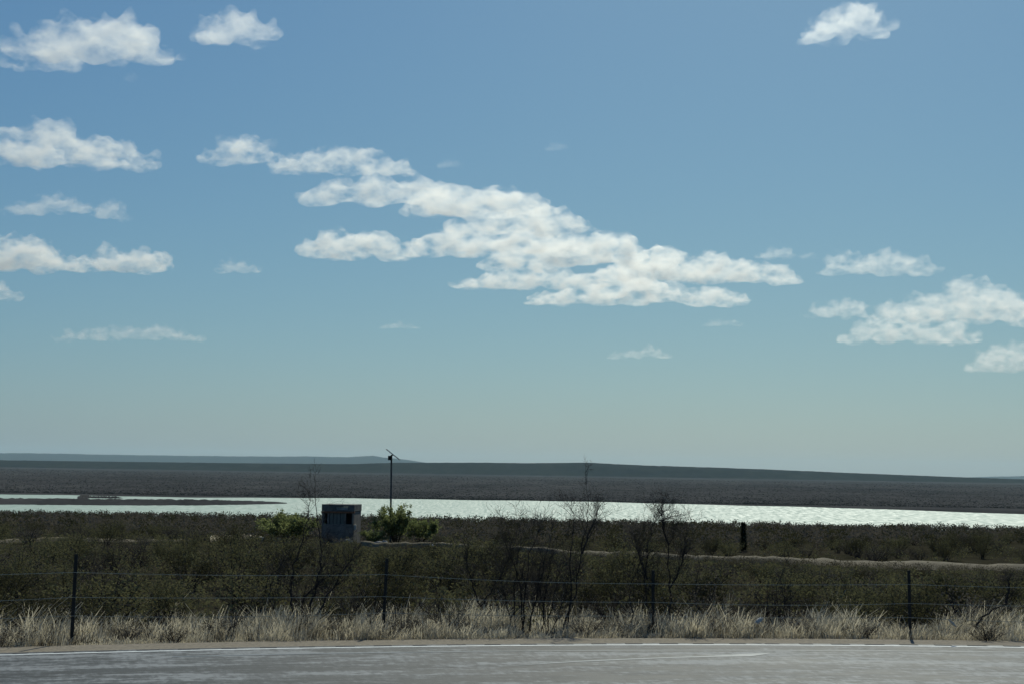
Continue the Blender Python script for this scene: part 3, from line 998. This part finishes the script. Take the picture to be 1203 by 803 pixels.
# corner piers and mid piers of the open band
for x0, x1 in ((-w2 + 0.002, -w2 + 0.14), (-w2 + 0.42, -w2 + 0.56), (w2 - 0.72, w2 - 0.60), (w2 - 0.14, w2 - 0.002)):
    MB().box((x0, -d2 + 0.004, wall_h), (x1, -d2 + 0.16, ht * 0.78)).build('pier', M['block'], hut, bevel=0.01)
# boards that close the middle of the opening
bx0, bx1 = -w2 + 0.58, w2 - 0.74
nb = 4
for k in range(nb):
    a = bx0 + (bx1 - bx0) * k / nb + 0.02; b = bx0 + (bx1 - bx0) * (k + 1) / nb - 0.02
    MB().box((a, -d2 + 0.07 + 0.015 * (k % 2), wall_h), (b, -d2 + 0.11 + 0.015 * (k % 2), ht * 0.78)).build('board', M['board'], hut, bevel=0.005)
MB().box((-w2 + 0.2, -0.05, 0.0), (w2 - 0.2, 0.05, ht * 0.78)).build('shade_sheet', M['dark'], hut)  # dark sheet behind the openings, the hut's inner shade put into its colour
MB().box((-w2 - 0.05, -d2 - 0.05, ht * 0.78), (w2 + 0.05, -d2 + 0.19, ht * 0.825)).build('lintel', M['rust'], hut, bevel=0.01)
m = MB()                                     # roof cap with a long slot in its face
zc0, zc1 = ht * 0.828, ht
m.box((-w2 - 0.03, -d2 + 0.02, zc0), (w2 + 0.03, d2 + 0.03, zc0 + (zc1 - zc0) * 0.22))
m.box((-w2 - 0.03, -d2 + 0.02, zc0 + (zc1 - zc0) * 0.68), (w2 + 0.03, d2 + 0.03, zc1))
m.box((-w2 - 0.028, -d2 + 0.022, zc0 + (zc1 - zc0) * 0.22), (-w2 * 0.12, d2 + 0.028, zc0 + (zc1 - zc0) * 0.68))
m.box((w2 * 0.62, -d2 + 0.022, zc0 + (zc1 - zc0) * 0.22), (w2 + 0.028, d2 + 0.028, zc0 + (zc1 - zc0) * 0.68))
m.build('roof', M['cap'], hut, bevel=0.012)
MB().box((-w2 * 0.12, -d2 + 0.10, zc0 + (zc1 - zc0) * 0.22), (w2 * 0.62, -d2 + 0.16, zc0 + (zc1 - zc0) * 0.66)).build('slot_strip', M['stone'], hut)  # light grey strip filling the slot, a dim reflection put into its colour
MB().box((w2 + 0.002, -d2 + 0.1, wall_h * 0.72), (w2 + 0.16, -d2 + 0.3, wall_h * 0.98)).build('meter_box', M['white'], hut, bevel=0.015)
tag(hut, 'small square grey block hut with a rusty lintel beside the green bushes', 'hut')

# ------------------------------------------------------------------ solar pole
D = 110.0
p = spot(458.5, 632, D)
sp = empty('solar_pole', (p.x, p.y, p.z))
H = at_depth(459.5, 533.5, D).z - p.z
lean = at_depth(460, 533.5, D).x - p.x
MB().tube([(0, 0, -0.3), (lean * 0.5, 0, H * 0.5), (lean, 0, H)], [0.085, 0.075, 0.065], 10).build('pole', M['pole'], sp)
a = at_depth(454.2, 527.0, D) - p; b = at_depth(470.0, 539.5, D) - p
mid = (a + b) / 2; u = (b - a); Lp = u.length; u.normalize()
pan = empty('tmp', (0, 0, 0)); bpy.data.objects.remove(pan)
ang = math.atan2(-u.z, u.x)
fr = MB().box((-Lp / 2, -0.55, -0.035), (Lp / 2, 0.55, 0.012)).build('panel', M['cap'], sp, bevel=0.006)
fr.location = mid; fr.rotation_euler = (0, ang, 0)
for i in range(4):
    for j in range(3):
        x0 = -Lp / 2 + 0.03 + (Lp - 0.06) / 4 * i; y0 = -0.52 + 1.04 / 3 * j
        MB().box((x0 + 0.008, y0 + 0.008, 0.0125), (x0 + (Lp - 0.06) / 4 - 0.008, y0 + 1.04 / 3 - 0.008, 0.016)).build('solar_cell', M['panel'], fr)
MB().tube([(lean, 0, H - 0.05), (mid.x, mid.y, mid.z - 0.03)], [0.05, 0.04], 8).build('bracket', M['steel'], sp)
MB().box((lean - 0.26, -0.13, H - 0.42), (lean - 0.02, 0.12, H - 0.08)).build('control_box', M['steel'], sp, bevel=0.01)
tag(sp, 'tall thin pole topped by a tilted solar panel behind green bushes', 'solar pole')

# ------------------------------------------------------------------ stones and litter
def rock(name, px, depth, size, label, mat='stone', cat='rock', lift=0.0, seed=1):
    bm = bmesh.new()
    bmesh.ops.create_icosphere(bm, subdivisions=3, radius=1.0)
    for v in bm.verts:
        nn = mnoise.fractal(v.co * 1.3 + Vector((seed * 7.1, 0, 0)), 1.0, 2.0, 4)
        v.co *= 1 + 0.35 * nn
        v.co = Vector((v.co.x * size[0] * 0.7, v.co.y * size[1] * 0.7, max(v.co.z, -0.4) * size[2] * 0.7))
    me = bpy.data.meshes.new(name); bm.to_mesh(me); bm.free()
    p = spot(px, 640, depth)
    o = link(name, me, M[mat], None, (p.x, p.y, p.z + size[2] * 0.35 + lift))
    tag(o, label, cat)
    return o
rock('rock', 409, 101, (0.45, 0.3, 0.26), 'pale rounded rock at the foot of the grey hut', seed=1, lift=0.1)
rock('rock', 445, 100.5, (0.5, 0.3, 0.22), 'pale flat rock left of the solar pole base', seed=2, lift=0.1)
rock('rock', 452, 100.5, (0.3, 0.25, 0.28), 'small grey rock beside the flat rock near the solar pole', seed=3, lift=0.1)
rock('rock', 484, 101, (0.6, 0.3, 0.16), 'long pale rock on the ground under the right green bush', seed=4, lift=0.1)
rock('rock', 507, 101, (0.25, 0.25, 0.2), 'little white rock where the dirt track begins', seed=5, lift=0.1)
rock('rock', 325, 102, (0.5, 0.3, 0.2), 'pale rock on the sand under the wide green bush', seed=6, lift=0.1)

def crumpled(name, px, py, depth, size, rot, label, cat, seed):
    bm = bmesh.new()
    bmesh.ops.create_icosphere(bm, subdivisions=4, radius=1.0)
    for v in bm.verts:
        c = v.co.copy()
        f = mnoise.fractal(c * 2.2 + Vector((seed * 3.3, 1, 0)), 0.7, 2.1, 5)
        v.co = c * (1 + 0.45 * f - 0.18 * abs(mnoise.noise(c * 5)))
        v.co = Vector((v.co.x * size[0], v.co.y * size[1], v.co.z * size[2]))
    me = bpy.data.meshes.new(name); bm.to_mesh(me); bm.free()
    p = at_depth(px, py, depth)
    o = link(name, me, M['white'], None, p)
    o.rotation_euler = rot
    tag(o, label, cat)
crumpled('plastic_bag', 892, 728, 26.25, (0.075, 0.05, 0.03), (0.2, -0.6, 0.2), 'crumpled white plastic bag caught in the verge grass', 'bag', 3)
crumpled('plastic_bottle', 1119, 731.5, 26.2, (0.085, 0.022, 0.02), (0, 0.75, 0.1), 'slim pale plastic scrap leaning in the grass at the right', 'litter', 5)

# ------------------------------------------------------------------ clouds
def cloud_mat(name, dens, scale):
    m, nt, out = new_mat(name)
    v = coords(nt)
    n1 = nz(nt, v, scale, 10, 0.70, (1.0, 1.0, 1.6))
    mr = nt.nodes.new('ShaderNodeMapRange')
    mr.interpolation_type = 'SMOOTHSTEP'
    mr.inputs['From Min'].default_value = 0.435
    mr.inputs['From Max'].default_value = 0.61
    mr.inputs['To Min'].default_value = 0.0
    mr.inputs['To Max'].default_value = dens
    nt.links.new(n1, mr.inputs['Value'])
    pv = nt.nodes.new('ShaderNodeVolumePrincipled')
    pv.inputs['Color'].default_value = (0.962, 0.955, 0.93, 1)
    pv.inputs['Anisotropy'].default_value = 0.55
    nt.links.new(mr.outputs[0], pv.inputs['Density'])
    nt.links.new(pv.outputs[0], out.inputs['Volume'])
    return m
CLOUD = {k: cloud_mat('cloud_' + k, d, 1 / 150.0) for k, d in (('thick', 0.0072), ('mid', 0.0036), ('thin', 0.0022))}
CLOUD_BASE = 1500.0

def make_cloud(rows, label, density='thick', seed=1):
    """rows: (x0, x1, ytop, ybase) spots surveyed in the photograph; each row floats with its flat base at cloud level"""
    r = random.Random(seed)
    bm = bmesh.new()
    allv = []
    scale_ref = None
    for (x0, x1, yt, yb) in rows:
        c = ray((x0 + x1) / 2, yb)
        t = (CLOUD_BASE - CAM.z) / c.z
        pxm = t / F                                   # metres per photo pixel there
        w, h = (x1 - x0) * pxm, (yb - yt) * pxm
        ctr = CAM + c * t
        if scale_ref is None: scale_ref = h
        right = CAMROT @ Vector((1, 0, 0))
        dep = Vector((c.x, c.y, 0)).normalized()
        n = max(7, int(7 * w / max(h, 1)))
        n = min(n, 70)
        ph = r.uniform(0, 50)
        for i in range(n):
            s = (i + 0.5) / n * 2 - 1
            s += r.uniform(-0.5, 0.5) / n
            env = (1 - abs(s) ** 2.2) ** 0.7 if abs(s) < 1 else 0
            env *= 0.74 + 0.5 * mnoise.noise(Vector((s * w / h * 0.9 + ph, ph, 0)))
            env = max(0.18, min(1.0, env))
            rz = h * env * r.uniform(0.26, 0.46)
            rx = min(h * r.uniform(0.35, 0.75), w * 0.3)
            zc = r.uniform(0.3, 0.75) * h * env
            p = ctr + right * (s * (w / 2 - rx * 0.6)) + dep * r.uniform(-0.5, 0.5) * h + Vector((0, 0, max(zc, rz * 0.45)))
            mat = Matrix.Translation(p) @ Matrix.Diagonal((rx, rx * 1.1, rz, 1))
            bmesh.ops.create_icosphere(bm, subdivisions=2, radius=1.0, matrix=mat)
    me = bpy.data.meshes.new('cloud_raw')
    bm.to_mesh(me); bm.free()
    co = np.zeros(len(me.vertices) * 3, np.float32)
    me.vertices.foreach_get('co', co)
    co = co.reshape(-1, 3)
    org = (co.max(0) + co.min(0)) / 2
    co -= org
    me.vertices.foreach_set('co', co.ravel())
    ob = bpy.data.objects.new('cloud_raw', me)
    COL.objects.link(ob)
    ext = (co.max(0) - co.min(0))
    rm = ob.modifiers.new('remesh', 'REMESH')
    rm.mode = 'VOXEL'
    vox = max(scale_ref / 18.0, float(ext.max()) / 220.0)
    rm.voxel_size = vox
    dg = bpy.context.evaluated_depsgraph_get()
    m2 = bpy.data.meshes.new_from_object(ob.evaluated_get(dg))
    bpy.data.objects.remove(ob)
    bpy.data.meshes.remove(me)
    m2.name = 'cloud'
    nv = len(m2.vertices)
    co = np.zeros(nv * 3, np.float32); m2.vertices.foreach_get('co', co); co = co.reshape(-1, 3)
    nr = np.zeros(nv * 3, np.float32); m2.vertices.foreach_get('normal', nr); nr = nr.reshape(-1, 3)
    k = 1 / (scale_ref * 0.42)
    so = Vector((seed * 13.7, seed * 5.1, 0))
    fr = np.array([mnoise.fractal(Vector(c) * k + so, 0.75, 2.1, 5) for c in co.tolist()], np.float32)
    up = np.clip(nr[:, 2] * 0.5 + 0.75, 0.35, 1.1)
    co += nr * (fr * scale_ref * 0.30 * up)[:, None]
    m2.vertices.foreach_set('co', co.ravel())
    m2.update()
    ob = bpy.data.objects.new('cloud_raw', m2)         # closed again after the billows are raised
    COL.objects.link(ob)
    rm = ob.modifiers.new('remesh', 'REMESH')
    rm.mode = 'VOXEL'
    rm.voxel_size = vox
    dg = bpy.context.evaluated_depsgraph_get()
    m3 = bpy.data.meshes.new_from_object(ob.evaluated_get(dg))
    bpy.data.objects.remove(ob)
    bpy.data.meshes.remove(m2)
    m2 = m3
    m2.name = 'cloud'
    m2.materials.clear()
    m2.materials.append(CLOUD[density])
    o = link('cloud', m2, None, None, tuple(float(a) for a in org))
    tag(o, label, 'cloud')
    return o

clouds = [
 ([(4, 196, 18, 74), (18, 82, 64, 83)], 'large white cloud at the top left corner with a trailing right tip', 'thick'),
 ([(224, 323, 12, 52)], 'rounded white cloud right of the top left corner cloud', 'thick'),
 ([(950, 1042, 9, 43), (937, 995, 27, 51)], 'lone white cloud near the top right corner', 'thick'),
 ([(-70, 172, 148, 196)], 'long ragged white cloud cut by the left edge below the corner cloud', 'thick'),
 ([(238, 325, 154, 190), (320, 488, 170, 204)], 'slender white cloud just above the left end of the big cloud bank', 'thick'),
 ([(5, 104, 225, 251)], 'flat white cloud strip at left beside a small round puff', 'mid'),
 ([(110, 150, 230, 257)], 'small round cloud puff right of the flat strip', 'mid'),
 ([(-50, 78, 270, 318)], 'puffy white cloud touching the left edge beside a heaped cloud', 'thick'),
 ([(82, 201, 280, 318)], 'heaped white cloud with a bulging right end at left', 'thick'),
 ([(-40, 19, 325, 352)], 'small cloud tip peeping in at the left edge', 'mid'),
 ([(255, 306, 303, 321)], 'tiny white cloud by itself left of the big bank', 'mid'),
 ([(65, 239, 380, 400)], 'long thin faint cloud low at the left', 'thin'),
 ([(352, 540, 199, 240), (470, 650, 208, 256), (520, 700, 232, 276), (348, 492, 264, 304), (470, 690, 258, 300), (560, 800, 268, 316), (700, 900, 288, 330), (780, 944, 296, 333), (530, 780, 306, 340), (612, 884, 324, 358)], 'huge sprawling white cloud bank in the middle of the sky', 'thick'),
 ([(889, 932, 287, 304)], 'small oval cloud right of the big bank', 'mid'),
 ([(938, 960, 294, 304)], 'speck of cloud between the small oval and the smooth long cloud', 'thin'),
 ([(965, 1098, 290, 323)], 'smooth long white cloud right of the small oval one', 'mid'),
 ([(946, 1024, 350, 373)], 'small pale cloud left of the cloud pile at the right edge', 'mid'),
 ([(1035, 1250, 330, 378), (988, 1150, 370, 402)], 'wide pale cloud pile cut by the right edge', 'mid'),
 ([(1136, 1260, 394, 435)], 'faint lowest cloud at the right edge', 'thin'),
 ([(714, 792, 406, 421)], 'faint thin cloud alone under the big bank', 'thin'),
 ([(446, 493, 377, 386)], 'short faint streak of cloud under the left part of the big bank', 'thin'),
 ([(514, 543, 186, 197)], 'wisp of cloud above the upper edge of the big bank', 'thin'),
 ([(147, 161, 83, 96)], 'tiny wisp under the tip of the top left cloud', 'thin'),
 ([(828, 872, 373, 383)], 'faint smear of cloud under the right part of the big bank', 'thin'),
 ([(640, 668, 166, 177)], 'tiny wisp alone high above the big bank', 'thin'),
]
for i, (rows, lab, dn) in enumerate(clouds):
    make_cloud(rows, lab, dn, i + 1)

# ------------------------------------------------------------------ haze
HZ = MB().box((-34000, -120, -80), (34000, 44000, 480)).mesh('haze')
hm, nt, out = new_mat('haze_air')
pv = nt.nodes.new('ShaderNodeVolumePrincipled')
pv.inputs['Color'].default_value = (0.66, 0.90, 1.0, 1)
pv.inputs['Density'].default_value = 1.5e-5
pv.inputs['Anisotropy'].default_value = 0.2
nt.links.new(pv.outputs[0], out.inputs['Volume'])
hz = link('haze', HZ, hm)
tag(hz, 'thin pale haze over the plain', kind='stuff')
